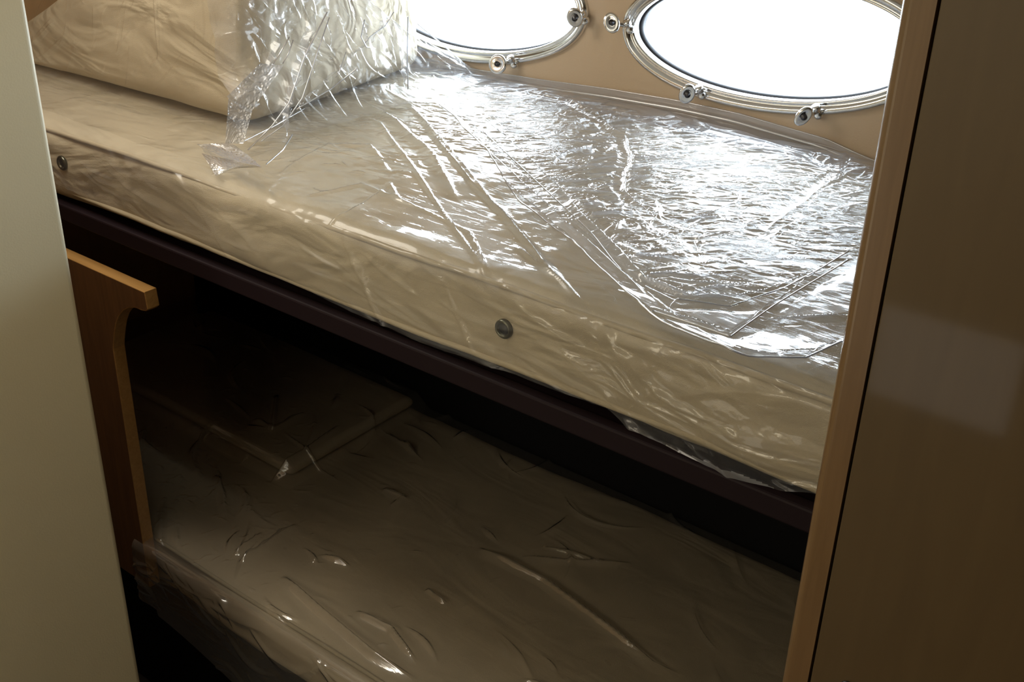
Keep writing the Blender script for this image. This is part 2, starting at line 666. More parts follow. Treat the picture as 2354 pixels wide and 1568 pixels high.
# left partition: cream panel with rounded far edge, runs towards the camera
def partition():
    bm = box_bm((-1.34, -1.0, 0.0), (-1.298, 0.731, 2.0))
    es = [e for e in bm.edges if abs(e.verts[0].co.y - 0.731) < 1e-4 and abs(e.verts[1].co.y - 0.731) < 1e-4
          and abs(e.verts[0].co.x - e.verts[1].co.x) < 1e-4]
    bmesh.ops.bevel(bm, geom=es, offset=0.008, segments=5, profile=0.5, affect='EDGES')
    o = bm_obj('wall_left', bm, M_CREAM, smooth=False)
    return o


tag(partition(), 'cream painted partition panel at the left, pale above and shaded below', 'wall', kind='structure')
tag(box('wall_aft_end', (-2.46, 0.69, 0.0), (-1.34, 0.70, 2.0), M_WALLW), 'wooden partition behind the cream panel', 'wall',
    kind='structure')
tag(box('wall_behind', (-1.34, -1.04, 0.0), (0.9, -1.0, 2.0), M_PASS), 'veneered wall of the passage behind the viewer', 'wall',
    kind='structure')
def glow_panel():  # unseen glowing panel, added to give the door its pale reflection
    m, N, L, P = nodes_mat('added_glow')
    P.inputs['Base Color'].default_value = (0.7, 0.7, 0.68, 1)
    P.inputs['Emission Color'].default_value = (1.0, 0.95, 0.9, 1)
    P.inputs['Emission Strength'].default_value = 0.22
    return box('window_3', (-0.87, -0.999, 0.35), (-0.50, -0.985, 0.61), m, None, 0.004, 2)


tag(glow_panel(), 'added glowing panel low in the passage, mirrored as a pale patch in the cupboard door', 'window', kind='structure')
tag(box('wall_right', (0.86, -1.0, 0.0), (0.9, 1.75, 2.0), M_PASS), 'veneered wall closing the passage on the right', 'wall',
    kind='structure')

YP = 0.88
pxl = on_y(1930, 784, YP)[0]
pxr = on_y(2010, 784, YP)[0]


def post():
    bm = box_bm((pxl, YP, 0.0), (pxr - 0.0016, YP + 0.05, 2.0))
    es = [e for e in bm.edges if abs(e.verts[0].co.x - pxl) < 1e-4 and abs(e.verts[1].co.x - pxl) < 1e-4
          and abs(e.verts[0].co.y - e.verts[1].co.y) < 1e-4]
    bmesh.ops.bevel(bm, geom=es, offset=0.010, segments=8, profile=0.5, affect='EDGES')
    return bm_obj('trim_2', bm, M_POST, smooth=False)


tag(post(), 'warm brown wooden post with a rounded edge between bunk opening and cupboard door', 'post', kind='structure')
door = empty('door_1', (pxr + 0.25, YP, 0.0))
tag(door, 'olive brown veneered cupboard door filling the right side', 'door', kind='structure')
box('panel', (pxr + 0.0006, YP + 0.001, 0.02), (0.30, YP + 0.021, 1.98), M_DOOR, door, 0.0012, 2)
lp = on_y(1948, 1578, YP)
lathe('latch', [(0.0, -0.002), (0.0055, -0.002), (0.007, 0.0), (0.007, 0.002), (0.0, 0.002)][::-1], (lp[0], YP - 0.001, lp[2]),
      (0, -1, 0), M_STEEL, door)
tag(box('trim_3', (pxr - 0.012, YP + 0.03, 0.0), (pxr + 0.03, YP + 0.05, 2.0), M_RUBBER), 'dark rebate behind the gap beside the cupboard door', 'trim',
    kind='structure')
tag(box('wall_cupboard', (0.30, YP, 0.0), (0.86, YP + 0.03, 2.0), M_DOOR), 'veneered cupboard front right of the door', 'wall',
    kind='structure')


# ------------------------------------------------------------------ portholes
def ring_sweep(name, c, prof, mat, parent, y0, n=128):
    V, F = [], []
    m = len(prof)
    for k in range(n):
        t = 2 * math.pi * k / n
        for (r, h) in prof:
            x, z = ell(c, (WA, WB), t, r)
            V.append((x, y0 - h, z))
    for k in range(n):
        k2 = (k + 1) % n
        for j in range(m - 1):
            F.append((k * m + j, k * m + j + 1, k2 * m + j + 1, k2 * m + j))
    return mesh_obj(name, V, F, mat, parent)


def porthole(i, c, knobs):
    root = empty('window_%d' % (i + 1), (c[0], YW, c[1]))
    tag(root, ['oval chrome-framed porthole beside the upright cushion, partly covered by film',
               'oval chrome-framed porthole next to the wooden post'][i], 'porthole', kind='structure')
    ring_sweep('frame', c, [(-0.004, -0.03), (-0.004, 0.004), (-0.0015, 0.007), (0.001, 0.0065), (0.003, 0.0045), (0.005, 0.006),
                            (0.008, 0.0105), (0.012, 0.012), (0.0165, 0.0105), (0.0195, 0.006), (0.0205, 0.0)], M_CHROME, root, YW)
    ring_sweep('gasket', c, [(-0.004, -0.031), (-0.0068, -0.031), (-0.0072, -0.014), (-0.004, -0.012)], M_RUBBER, root, YW)
    V = [(c[0], YW + 0.024, c[1])]
    F = []
    for k in range(NE):
        x, z = ell(c, (WA, WB), 2 * math.pi * k / NE, -0.003)
        V.append((x, YW + 0.024, z))
    for k in range(NE):
        F.append((0, 1 + k, 1 + (k + 1) % NE))
    mesh_obj('pane', V, F, M_GLASS, root)
    for (kx, ky, lx, ly, tw, sx, ax) in knobs:
        kp = on_y(kx, ky, 1.708)
        lg = on_y(lx, ly, 1.736)
        a = empty('clamp', (lg[0], lg[1], lg[2]))
        a.parent = root
        a.matrix_parent_inverse = root.matrix_basis.inverted()
        # one level deeper would exceed thing > part > sub-part, so the clamp body carries knob and screw
        bpy.data.objects.remove(a)
        lug = lathe('clamp', [(0.0, -0.012), (0.0068, -0.012), (0.0078, -0.010), (0.0078, -0.004), (0.0060, -0.0025), (0.0060, 0.0025), (0.0078, 0.004),
                              (0.0078, 0.010), (0.0068, 0.012), (0.0, 0.012)],
                    (lg[0], 1.734, lg[2]), (-0.25, -0.55, 0.9), M_CHROME, root, n=20)
        tube('screw', [(lg[0], 1.736, lg[2]), (kp[0] * .5 + lg[0] * .5, 1.72, kp[2] * .5 + lg[2] * .5), (kp[0], 1.706, kp[2])], 0.0042, M_CHROME, lug)
        lathe('knob', [(0.0, -0.006), (0.011, -0.006), (0.0175, -0.002), (0.0188, 0.0), (0.0176, 0.003), (0.0138, 0.0042), (0.0085, 0.002),
                       (0.0066, 0.002), (0.0, 0.002)], (kp[0], 1.706, kp[2]), ax, M_CHROME, lug, sx=sx, twist=tw)
        lathe('socket', [(0.0, 0.0), (0.0055, 0.0), (0.0052, 0.0045), (0.0022, 0.0045), (0.0022, 0.006), (0.0, 0.006)],
              Vector((kp[0], 1.706, kp[2])) + Vector(ax).normalized() * 0.0015, ax, M_STEEL, lug, n=20)
    return root


porthole(0, WIN[0], [(1323, 40, 1343, 40, 0.3, 0.8, (0.5, -0.8, -0.2)), (1146, 147, 1180, 141, 0.2, 1.0, (0.25, -0.9, 0.3))])
porthole(1, WIN[1], [(1408, 52, 1447, 60, 0.4, 0.75, (0.35, -0.8, 0.3)), (1581, 215, 1612, 211, -0.2, 0.75, (0.6, -0.75, -0.2)),
                     (1848, 266, 1880, 256, -0.5, 0.65, (0.6, -0.75, -0.2))])


# ------------------------------------------------------------------ soft rounded blocks
def soft_block(name, lo, hi, r, n, mat, parent=None, bulge=(0, 0, 0), noise=0.0, seed=0, shape=None):
    lo, hi = np.array(lo, float), np.array(hi, float)
    nx, ny, nz = n
    V = {}
    verts = []
    F = []

    def vid(i, j, k):
        key = (i, j, k)
        if key not in V:
            V[key] = len(verts)
            verts.append((i / nx, j / ny, k / nz))
        return V[key]
    for i in range(nx):
        for j in range(ny):
            F.append((vid(i, j, 0), vid(i, j + 1, 0), vid(i + 1, j + 1, 0), vid(i + 1, j, 0)))
            F.append((vid(i, j, nz), vid(i + 1, j, nz), vid(i + 1, j + 1, nz), vid(i, j + 1, nz)))
    for i in range(nx):
        for k in range(nz):
            F.append((vid(i, 0, k), vid(i + 1, 0, k), vid(i + 1, 0, k + 1), vid(i, 0, k + 1)))
            F.append((vid(i, ny, k), vid(i, ny, k + 1), vid(i + 1, ny, k + 1), vid(i + 1, ny, k)))
    for j in range(ny):
        for k in range(nz):
            F.append((vid(0, j, k), vid(0, j, k + 1), vid(0, j + 1, k + 1), vid(0, j + 1, k)))
            F.append((vid(nx, j, k), vid(nx, j + 1, k), vid(nx, j + 1, k + 1), vid(nx, j, k + 1)))
    U = np.array(verts)
    # denser sampling towards the edges so the rounding is smooth
    Us = U
    P = lo + Us * (hi - lo)
    inner = np.clip(P, lo + r, hi - r)
    d = P - inner
    ln = np.linalg.norm(d, axis=1, keepdims=True)
    P = np.where(ln > 1e-9, inner + d / np.maximum(ln, 1e-9) * r, P)
    s = 2 * U - 1
    fx, fy, fz = [np.clip(1 - s[:, q] ** 2, 0, 1) for q in range(3)]
    P[:, 0] += bulge[0] * np.sign(s[:, 0]) * (np.abs(s[:, 0]) > .98) * fy * fz
    P[:, 1] += bulge[1] * np.sign(s[:, 1]) * (np.abs(s[:, 1]) > .98) * fx ** .3 * fz
    P[:, 2] += bulge[2] * s[:, 2] * fx ** .5 * fy ** .5
    if noise:
        nn = samp(T_SOFT, P[:, 0] / 1.5 + seed, (P[:, 1] + P[:, 2]) / 1.5 + seed)
        nn2 = samp(T_SOFT2, P[:, 0] / 1.5 + seed, (P[:, 1] - P[:, 2]) / 1.5)
        P[:, 2] += noise * nn
        P[:, 1] += noise * nn2
    if shape is not None:
        P = shape(P, U)
    return mesh_obj(name, P, F, mat, parent)


# ------------------------------------------------------------------ upper bunk
ZT, ZB = 1.30, 1.182          # top and bottom of the upper mattress
YF = 0.995
bb = empty('bunk', (-1.3, YF, ZB - 0.04))
tag(bb, 'dark maroon bunk board carrying the upper mattress', 'bunk')
box('base_panel', (-2.41, 1.005, 1.144), (0.85, 1.714, 1.162), M_BOARD, bb)
box('front_rail', (-2.41, 0.985, 1.135), (0.85, 1.005, 1.165), M_BOARD, bb, 0.003, 2)

mat_top = empty('mattress', (-1.25, 1.36, ZB))
tag(mat_top, 'cream upper bunk mattress with piped edges under clear film below the portholes', 'mattress')
soft_block('cover', (-2.40, YF, 1.1725), (0.2, 1.735, ZT), 0.022, (200, 60, 16), M_FABRIC, mat_top, (0, 0.004, 0.004), 0.0022, 0.3)


def edge_line(z, y, seed, n=120, amp=0.0022):
    xs = np.linspace(-2.38, 0.18, n)
    return [(x, y - 0.001 * math.sin(x * 9 + seed), z + amp * samp(T_SOFT, x / 1.5 + 0.3, np.array(0.2)) + 0.0015 * math.sin(x * 11 + seed)) for x in xs]


tube('piping', edge_line(ZT - 0.007, YF + 0.004, 0), 0.0042, M_FABSIDE, mat_top, 8)
tube('piping', edge_line(1.188, YF + 0.001, 1.2), 0.0045, M_FABSIDE, mat_top, 8)


def eyelet(px, py, parent, r=0.0095):
    p = on_y(px, py, YF - 0.006)
    e = lathe('eyelet', [(0.0, -0.004), (r * 1.35, -0.004), (r * 1.35, 0.001), (r * 1.1, 0.003), (r * 0.85, 0.001), (r * 0.8, -0.003),
                         (0.0, -0.003)], (p[0], YF - 0.006, p[2]), (0, -1, 0), M_EYE, parent, n=28)
    e['label'] = 'small metal vent eyelet'
    lathe('mesh_insert', [(0.0, -0.002), (r * 0.8, -0.002), (r * 0.8, -0.001), (0.0, -0.001)], (p[0], YF - 0.006, p[2]), (0, -1, 0), M_RUBBER, e, n=24)


eyelet(1157, 757, mat_top)
eyelet(142, 375, mat_top)


# big upright cushion on the mattress at the left end
def cush_shape(P, U):
    x, y, z = P[:, 0].copy(), P[:, 1].copy(), P[:, 2].copy()
    t = np.clip((z - 1.31) / 0.33, 0, 1)
    # left shoulder slopes down, right end leans in towards the top and back
    lf = np.clip((-1.66 - x) / 0.60, 0, 1)
    z = 1.306 + (z - 1.306) * (1 - 0.90 * lf ** 1.1)
    rf = np.clip((x + 1.72) / 0.28, 0, 1)
    yb = np.clip((y - 1.17) / 0.56, 0, 1)
    z = 1.306 + (z - 1.306) * (1 - 0.45 * rf * yb)
    x = x - 0.03 * t ** 1.5 * rf - 0.11 * rf * yb ** 0.8
    y = y + 0.035 * t * (1 - yb)
    return np.stack([x, y, z], 1)


cushion = soft_block('back_cushion', (-2.26, 1.170, 1.311), (-1.45, 1.715, 1.63), 0.05, (60, 44, 34), M_FABRIC, None,
                     (0.012, 0.008, 0.0), 0.002, 0.7, cush_shape)
tag(cushion, 'large cream cushion standing on the left end of the upper mattress inside clear film', 'cushion')


# ---- film over the upper mattress: up the front, over the top and against the hull
def pl_z(pts, z):
    return [tuple(on_z(px, py, z)[:2]) for px, py in pts]


hang = np.array([[on_y(px, py, 0.975)[0], on_y(px, py, 0.975)[2]] for px, py in
                 [(150, 432), (480, 575), (700, 668), (800, 712), (940, 772), (1200, 868), (1390, 940), (1440, 985), (1560, 1043),
                  (1690, 1108), (1780, 1128), (1862, 1135)]])
hang = np.vstack([[-2.41, hang[0, 1]], hang, [0.0, hang[-1, 1]]])
topz = np.array([[on_y(px, py, 1.744)[0], on_y(px, py, 1.744)[2]] for px, py in
                 [(1092, 160), (1230, 182), (1400, 205), (1560, 232), (1700, 262), (1830, 300), (1900, 320), (1960, 348), (2010, 370)]])
topz = np.vstack([[-2.41, topz[0, 1]], topz, [0.0, topz[-1, 1]]])

X0, X1 = -2.41, -0.05
NU = 960
xs = np.linspace(X0, X1, NU)


def img_angle(px, py, dpx, dpy):
    p, q = on_z(px, py, 1.31), on_z(px + dpx, py + dpy, 1.31)
    return math.atan2(q[1] - p[1], q[0] - p[0])


A_R = img_angle(1700, 500, 100, 0)
A_L = img_angle(1200, 350, 100, 5)


def CREASE_ANG(x, y):
    t = min(1, max(0, (x + 1.3) / 0.5))
    return A_L * (1 - t) + A_R * t + 0.45 * math.sin(x * 9 + y * 7) * (1 - 0.5 * t)


CB = np.array(pl_z([(1000, 240), (1100, 340), (1250, 470), (1400, 590), (1540, 690), (1700, 695), (1850, 640), (1990, 575)], ZT + 0.015))
CB = CB[np.argsort(CB[:, 0])]


def crinkled(x, y):
    """1 behind the line where the crumpled part of the film begins, 0 in the taut part in front of it"""
    return 1.0 if y > np.interp(x, CB[:, 0], CB[:, 1]) else 0.0


def top_film():
    nf, ne, nt, nb = 80, 20, 300, 26
    zh = np.interp(xs, hang[:, 0], hang[:, 1])
    zt = np.interp(xs, topz[:, 0], topz[:, 1])
    rows, nrm = [], []
    dist = []
    ztop = ZT + 0.009
    yf = 0.980
    for k in range(nf):                                   # front face
        t = k / nf
        z = zh + (ztop - 0.022 - zh) * t
        rows.append(np.stack([xs, np.full(NU, yf), z], 1))
        nrm.append((0, -1, 0))
    for k in range(ne):                                   # rounded front edge
        a = k / ne * math.pi / 2
        rows.append(np.stack([xs, np.full(NU, yf + 0.022 - 0.022 * math.cos(a)), np.full(NU, ztop - 0.022 + 0.022 * math.sin(a))], 1))
        nrm.append((0, -math.cos(a), math.sin(a)))
    for k in range(nt):                                   # top
        y = yf + 0.022 + (1.725 - yf - 0.022) * k / nt
        rows.append(np.stack([xs, np.full(NU, y), np.full(NU, ztop)], 1))
        nrm.append((0, 0, 1))
    for k in range(nb + 1):                               # up against the hull
        t = k / nb
        rows.append(np.stack([xs, np.full(NU, 1.725 + 0.018 * min(1, t * 2.5)), ztop + (zt + 0.002 - ztop) * t], 1))
        nrm.append((0, -1, 0.3) if k else (0, 0, 1))
    P = np.array(rows)
    Nn = np.array(nrm, float)
    Nn /= np.linalg.norm(Nn, axis=1, keepdims=True)
    a, y, z = P[..., 0], P[..., 1], P[..., 2]
    b = np.cumsum(np.concatenate([[np.zeros(NU)], np.linalg.norm(np.diff(P, axis=0), axis=2)]), 0)
    top = (np.arange(P.shape[0]) >= nf + ne / 2)[:, None] & (np.arange(P.shape[0]) < nf + ne + nt)[:, None]
    frnt = 1.0 * (np.arange(P.shape[0]) < nf + ne / 2)[:, None]
    # strength of the fine crinkles: strongest towards the hull, few near the front edge
    g = np.clip((y - 1.06) / 0.25, 0, 1) * np.clip((a + 1.75) / 0.35, 0.25, 1) * top
    r0, r1 = nf + ne, nf + ne + nt
    yb = y[r0:r1, 0]
    h = np.zeros(a.shape)
    h[r0:r1] = streaks(xs, yb, 2200, CREASE_ANG, 0.5, (0.02, 0.08), (0.0028, 0.006), (0.0010, 0.0030), 11,
                       lambda x, v: float(np.clip((v - 1.08) / 0.3, 0.06, 1) * np.clip((x + 1.75) / 0.4, 0.1, 1)
                                          * np.clip((1.69 - v) / 0.04, 0, 1)) * (crinkled(x, v) if x > -1.12 else 1.0))
    h += top * 0.0016 * (samp(T_SOFT, a / 0.7, y / 0.7) + 1)
    # front face: long soft folds running down to the right, some bagging
    zf = np.linspace(0, 0.19, r0)
    hf = np.zeros(a.shape)
    hf[:r0] = streaks(xs, zf, 120, -0.32, 0.35, (0.10, 0.30), (0.010, 0.024), (0.002, 0.006), 21)
    hf[:r0] += streaks(xs, zf, 420, -0.5, 0.6, (0.008, 0.04), (0.002, 0.004), (0.0006, 0.0015), 22)
    hf += 0.0025 * (samp(T_SOFT2, a / 0.8, z / 0.3) + 1)
    h = h * (1 - frnt) + frnt * hf
    for poly, hh, ww in RIDGES_LOW:
        h = h + top * ridge(a, y, pl_z(poly, ZT + 0.012), hh, ww)
    h = np.clip(h, 0.0, 0.03)
    P = P + h[..., None] * Nn[:, None, :]
    # where it hangs free below the mattress the film swings inwards a little
    below = np.clip((ZB - P[..., 2]) / 0.05, 0, 1)
    P[..., 1] -= below * 0.004 * (1 + samp(T_SOFT, a / 0.5, z / 0.5))
    P[..., 1] = np.minimum(P[..., 1], 1.7465)
    o = grid_obj('plastic_sheet', P, F_TOP)
    o.data.materials.append(F_BAND)
    o.data.materials.append(F_FRONT)
    nr = P.shape[0]
    yc = y[:-1, :-1]
    mi = np.zeros((nr - 1, NU - 1), np.int32)
    mi[nf + ne:][(yc[nf + ne:] > 1.664)] = 1
    zz = P[:-1, :-1, 2]
    mi[:nf + ne + 8] = 2
    mi[:nf][zz[:nf] < 1.178] = 1
    o.data.polygons.foreach_set('material_index', mi.reshape(-1))
    return o


RIDGES_LOW = [
    ([(870, 275), (940, 370), (1030, 500), (1090, 580), (1130, 645)], 0.006, 0.006),
    ([(940, 240), (1020, 330), (1110, 440), (1200, 545), (1270, 640), (1300, 680)], 0.006, 0.006),
    ([(820, 230), (900, 270), (990, 350), (1060, 470)], 0.006, 0.022),
    ([(895, 415), (915, 455), (990, 485), (1080, 530), (1130, 640)], 0.005, 0.010),
    ([(720, 520), (800, 490), (880, 435), (905, 415)], 0.003, 0.006),
    ([(1180, 560), (1240, 610), (1300, 655), (1340, 690)], 0.004, 0.008),
    ([(1330, 690), (1240, 600), (1160, 500), (1080, 420), (1000, 320), (950, 250)], 0.006, 0.014),
    ([(640, 400), (760, 330), (850, 330), (900, 400)], 0.004, 0.02),
    ([(700, 450), (830, 420), (960, 470)], 0.003, 0.012),
]
sheet = top_film()
tube('hem', [(x_, 1.7345, z_ - 0.012) for x_, z_ in zip(np.linspace(-1.50, -0.3, 60), np.interp(np.linspace(-1.50, -0.3, 60), topz[:, 0], topz[:, 1]))],
     0.0024, F_HEM, sheet, 8)
tube('hem', [(x_, 1.741, z_ + 0.001) for x_, z_ in zip(np.linspace(-1.50, -0.3, 60), np.interp(np.linspace(-1.50, -0.3, 60), topz[:, 0], topz[:, 1]))],
     0.0011, F_HEM, sheet, 8)
tag(sheet, 'clear plastic film wrapped over the upper mattress and hanging below its front edge', 'plastic sheet')


# ---- loose second layer of film, drawn out from the cushion end to the lower right
def loose_film():
    edge = pl_z([(1000, 235), (1090, 330), (1200, 480), (1330, 585), (1430, 680), (1520, 755), (1600, 800), (1680, 838), (1780, 846), (1862, 846), (1920, 800),
                 (1985, 790)], ZT + 0.014)
    ex = np.array([p[0] for p in edge])
    ey = np.array([p[1] for p in edge])
    o = np.argsort(ex)
    ex, ey = ex[o], ey[o]
    nu, nv = 900, 440
    x = np.linspace(ex[0], ex[-1] + 0.06, nu)
    y0 = np.interp(x, ex, ey)
    t = np.linspace(0, 1, nv)[:, None]
    a = np.broadcast_to(x, (nv, nu)).copy()
    y = y0[None, :] + (1.715 - y0[None, :]) * t
    g = np.clip(t / 0.06, 0, 1) * np.clip((1 - t) / 0.1 + 0.2, 0, 1)
    yu = np.linspace(ey.min(), 1.715, 520)
    st = streaks(x, yu, 1500, CREASE_ANG, 0.42, (0.03, 0.12), (0.0035, 0.0095), (0.0020, 0.0048), 31,
                 lambda x_, v_: crinkled(x_, v_) if v_ < 1.665 else 0.15)
    st2 = streaks(x, yu, 1700, CREASE_ANG, 0.8, (0.010, 0.035), (0.0022, 0.0045), (0.0010, 0.0026), 32,
                  lambda x_, v_: crinkled(x_, v_) if v_ < 1.665 else 0.1)
    st3 = streaks(x, yu, 150, CREASE_ANG, 0.35, (0.08, 0.20), (0.006, 0.012), (0.005, 0.010), 33,
                  lambda x_, v_: crinkled(x_, v_) if v_ < 1.64 else 0.0)
    st = np.maximum(np.maximum(st, st2), st3)
    fi = np.clip((y - yu[0]) / (yu[-1] - yu[0]) * (len(yu) - 1), 0, len(yu) - 1.001)
    i_ = fi.astype(int)
    f_ = fi - i_
    jj = np.arange(nu)[None, :]
    h = 0.0022 + g * (st[i_, jj] * (1 - f_) + st[i_ + 1, jj] * f_)
    h = h + 0.003 * (samp(T_SOFT2, a / 0.9, y / 0.9) + 1.2)
    for poly, hh, ww in RIDGES_TOP:
        pw = pl_z(poly, ZT + 0.02)
        d, t_, s_ = seg_dist(a, y, pw)
        m = np.clip(1.25 - d / (ww * np.where(s_ > 0, 1.0, 0.35)), 0, 1) * np.clip(np.minimum(t_ / 0.1, (1 - t_) / 0.1), 0, 1)
        h = h * (1 - 0.85 * m) + ridge(a, y, pw, hh, ww)
    z = ZT + 0.016 + np.clip(h, 0, 0.04)
    # the front rim curls
    z += 0.004 * np.clip(1 - t / 0.05, 0, 1)
    a += 0.002 * samp(T_SOFT, y * 3, a * 3)
    P = np.stack([a, y, z], -1)
    o_ = grid_obj('plastic_sheet', P, F_LOOSE)
    rim = P[0, 30:-8:6]
    tube('hem', [tuple(p + np.array([0, -0.0005, 0])) for p in rim], 0.0011, F_HEM, o_, 8)

    def on_film(px, py):
        q = on_z(px, py, ZT + 0.024)
        i = int(np.clip(np.searchsorted(x, q[0]), 0, nu - 1))
        j = int(np.clip(np.searchsorted(y[:, i], q[1]), 0, nv - 1))
        return (q[0], q[1], float(z[j, i]) + 0.0006)

    def fold_line(pts, r=0.0009):
        out = []
        for k in range(len(pts) - 1):
            for t_ in np.linspace(0, 1, 12, endpoint=(k == len(pts) - 2)):
                out.append(on_film(pts[k][0] + (pts[k + 1][0] - pts[k][0]) * t_, pts[k][1] + (pts[k + 1][1] - pts[k][1]) * t_))
        zz = np.array([p[2] for p in out])
        zz = np.convolve(np.pad(zz, 3, mode='edge'), np.ones(7) / 7, 'valid')
        tube('fold', [(p[0], p[1], float(q_)) for p, q_ in zip(out, zz)], r, F_HEM, o_, 8)
    fold_line([(1500, 715), (1600, 745), (1680, 772), (1780, 700), (1950, 595)])
    fold_line([(1560, 690), (1680, 700), (1800, 660), (1950, 580)])
    fold_line([(1110, 300), (1250, 430), (1360, 540), (1430, 620)])
    return o_


RIDGES_TOP = [
    ([(960, 230), (1060, 320), (1150, 440), (1250, 540), (1340, 630)], 0.010, 0.020),
    ([(1000, 250), (1130, 370), (1260, 480), (1360, 570), (1460, 650), (1560, 735), (1680, 820)], 0.012, 0.026),
    ([(1060, 240), (1180, 340), (1290, 450), (1390, 560), (1480, 650), (1580, 690), (1700, 690), (1860, 640), (1960, 575)], 0.014, 0.03),
    ([(1500, 715), (1600, 745), (1680, 772), (1780, 700), (1960, 590)], 0.010, 0.014),
    ([(1440, 290), (1445, 380), (1430, 440), (1520, 520), (1600, 560), (1620, 620), (1680, 660)], 0.008, 0.016),
    ([(1945, 350), (1925, 420), (1860, 460), (1760, 540), (1700, 560)], 0.010, 0.018),
    ([(1985, 470), (1880, 500), (1780, 545), (1740, 560)], 0.010, 0.016),
    ([(1560, 260), (1640, 300), (1760, 330), (1850, 360), (1920, 400)], 0.009, 0.022),
    ([(1180, 210), (1300, 240), (1420, 300), (1500, 330)], 0.007, 0.02),
    ([(1740, 738), (1860, 730), (1960, 720)], 0.007, 0.012),
    ([(985, 250), (1110, 372), (1240, 492), (1345, 590), (1440, 680), (1560, 765), (1680, 832)], 0.007, 0.006),
    ([(1040, 250), (1170, 360), (1280, 470), (1375, 570), (1470, 655), (1540, 720)], 0.007, 0.006),
    ([(1450, 640), (1560, 690), (1680, 700), (1800, 660), (1950, 590)], 0.007, 0.006),
    ([(1700, 838), (1800, 812), (1930, 800)], 0.006, 0.006),
    ([(1680, 815), (1780, 830), (1870, 825), (1930, 790)], 0.010, 0.016),
]
loose = loose_film()
tag(loose, 'loose crinkled clear film glaring in window light over the upper mattress', 'plastic sheet')


# ---- film bag around the upright cushion, with its crumpled open end
def bag_front():
    nu, nv = 420, 260
    u = np.linspace(0, 1, nu)[None, :]
    v = np.linspace(0, 1, nv)[:, None]
    x = -2.32 + (0.86) * u + 0 * v
    lf = np.clip((-1.66 - x) / 0.62, 0, 1)
    H = 0.345 * (1 - 0.82 * lf ** 1.2)
    z = 1.318 + H * v
    y = 1.150 + 0.035 * v + 0 * u
    y = y + 0.05 * np.clip((v - 0.86) / 0.14, 0, 1) ** 2
    y = y + 0.05 * np.clip((0.05 - u) / 0.05, 0, 1) ** 2
    # slight roll out at the foot
    y = y - 0.010 * np.clip(1 - v / 0.10, 0, 1) ** 2
    h = streaks(x[0], 1.318 + 0.345 * v[:, 0], 60, 1.25, 0.5, (0.06, 0.20), (0.008, 0.022), (0.002, 0.006), 41)
    h = h + streaks(x[0], 1.318 + 0.345 * v[:, 0], 120, 1.1, 0.5, (0.02, 0.07), (0.003, 0.006), (0.0008, 0.002), 42)
    h = h * (0.35 + 0.65 * np.clip((-1.62 - x) / 0.2, 0, 1))
    h = h + ridge(x, z, [(-1.62, 1.60), (-1.66, 1.50), (-1.655, 1.385)], 0.010, 0.012)
    h = h + ridge(x, z, [(-1.98, 1.42), (-2.05, 1.37), (-2.12, 1.34)], 0.008, 0.015)
    y = y - np.clip(h, 0, 0.02)
    return np.stack([x, y, z], -1)


bag = empty('plastic_bag', (-1.8, 1.4, 1.31))
tag(bag, 'clear film bag around the upright cushion with a crumpled shiny open end', 'plastic bag')
grid_obj('front_film', bag_front(), F_SOFT, bag)


def bag_end():
    """crumpled end of the bag: from the cushion's front corner round its end to the hull"""
    nu, nv = 460, 360
    u = np.linspace(0, 1, nu)[None, :] + np.zeros((nv, 1))
    v = np.linspace(0, 1, nv)[:, None] + np.zeros((1, nu))
    y = 1.128 + (1.742 - 1.128) * u
    # height of the bag falls from the cushion top at the front to the mattress at the hull
    p1, p2 = on_x(960, 55, -1.42), on_x(1090, 175, -1.44)
    hy = np.array([1.12, 1.30, 1.42, p1[1], 0.5 * (p1[1] + p2[1]), 1.735, 1.75])
    hz = np.array([1.64, 1.60, 1.55, p1[2], 0.5 * (p1[2] + p2[2]) + 0.012, 1.330, 1.325])
    zt = np.interp(y, hy, hz)
    z = 1.316 + (zt - 1.316) * v
    x = -1.425 - 0.05 * v ** 1.5
    x = x - 0.05 * np.clip((v - 0.85) / 0.15, 0, 1) ** 2 - 0.03 * np.clip((0.10 - u) / 0.10, 0, 1) ** 2
    # skirt flares out over the mattress
    x = x + 0.05 * np.clip(1 - v / 0.16, 0, 1) ** 2
    h = streaks(y[0], np.linspace(1.316, 1.64, nv), 70, 1.9, 0.35, (0.04, 0.14), (0.006, 0.016), (0.004, 0.011), 51)
    h = h + streaks(y[0], np.linspace(1.316, 1.64, nv), 160, 1.5, 0.6, (0.015, 0.05), (0.002, 0.005), (0.001, 0.003), 52)
    h = h + 0.006 * samp(T_SOFT, y / 0.6, z / 0.6)
    for poly, hh, ww in RIDGES_END:
        pp = [tuple(on_x(px, py, -1.42)[1:]) for px, py in poly]
        h = h + ridge(y, z, pp, hh, ww)
    h = h * np.clip(v / 0.05, 0, 1)
    x = x + np.clip(h, -0.01, 0.06)
    return np.stack([x, y, z], -1)


RIDGES_END = [
    ([(750, 30), (700, 120), (660, 230), (600, 330)], 0.030, 0.018),
    ([(660, 90), (630, 140), (600, 200)], 0.020, 0.012),
    ([(935, 50), (935, 120), (930, 200)], 0.022, 0.012),
    ([(850, 40), (840, 100), (800, 130), (740, 200), (640, 270)], 0.018, 0.016),
    ([(910, 30), (870, 80), (840, 110)], 0.014, 0.010),
    ([(620, 160), (570, 210), (535, 250), (525, 330)], 0.026, 0.028),
    ([(1080, 170), (1000, 110), (960, 70)], 0.016, 0.014),
]
grid_obj('end_film', bag_end(), F_BAG, bag)


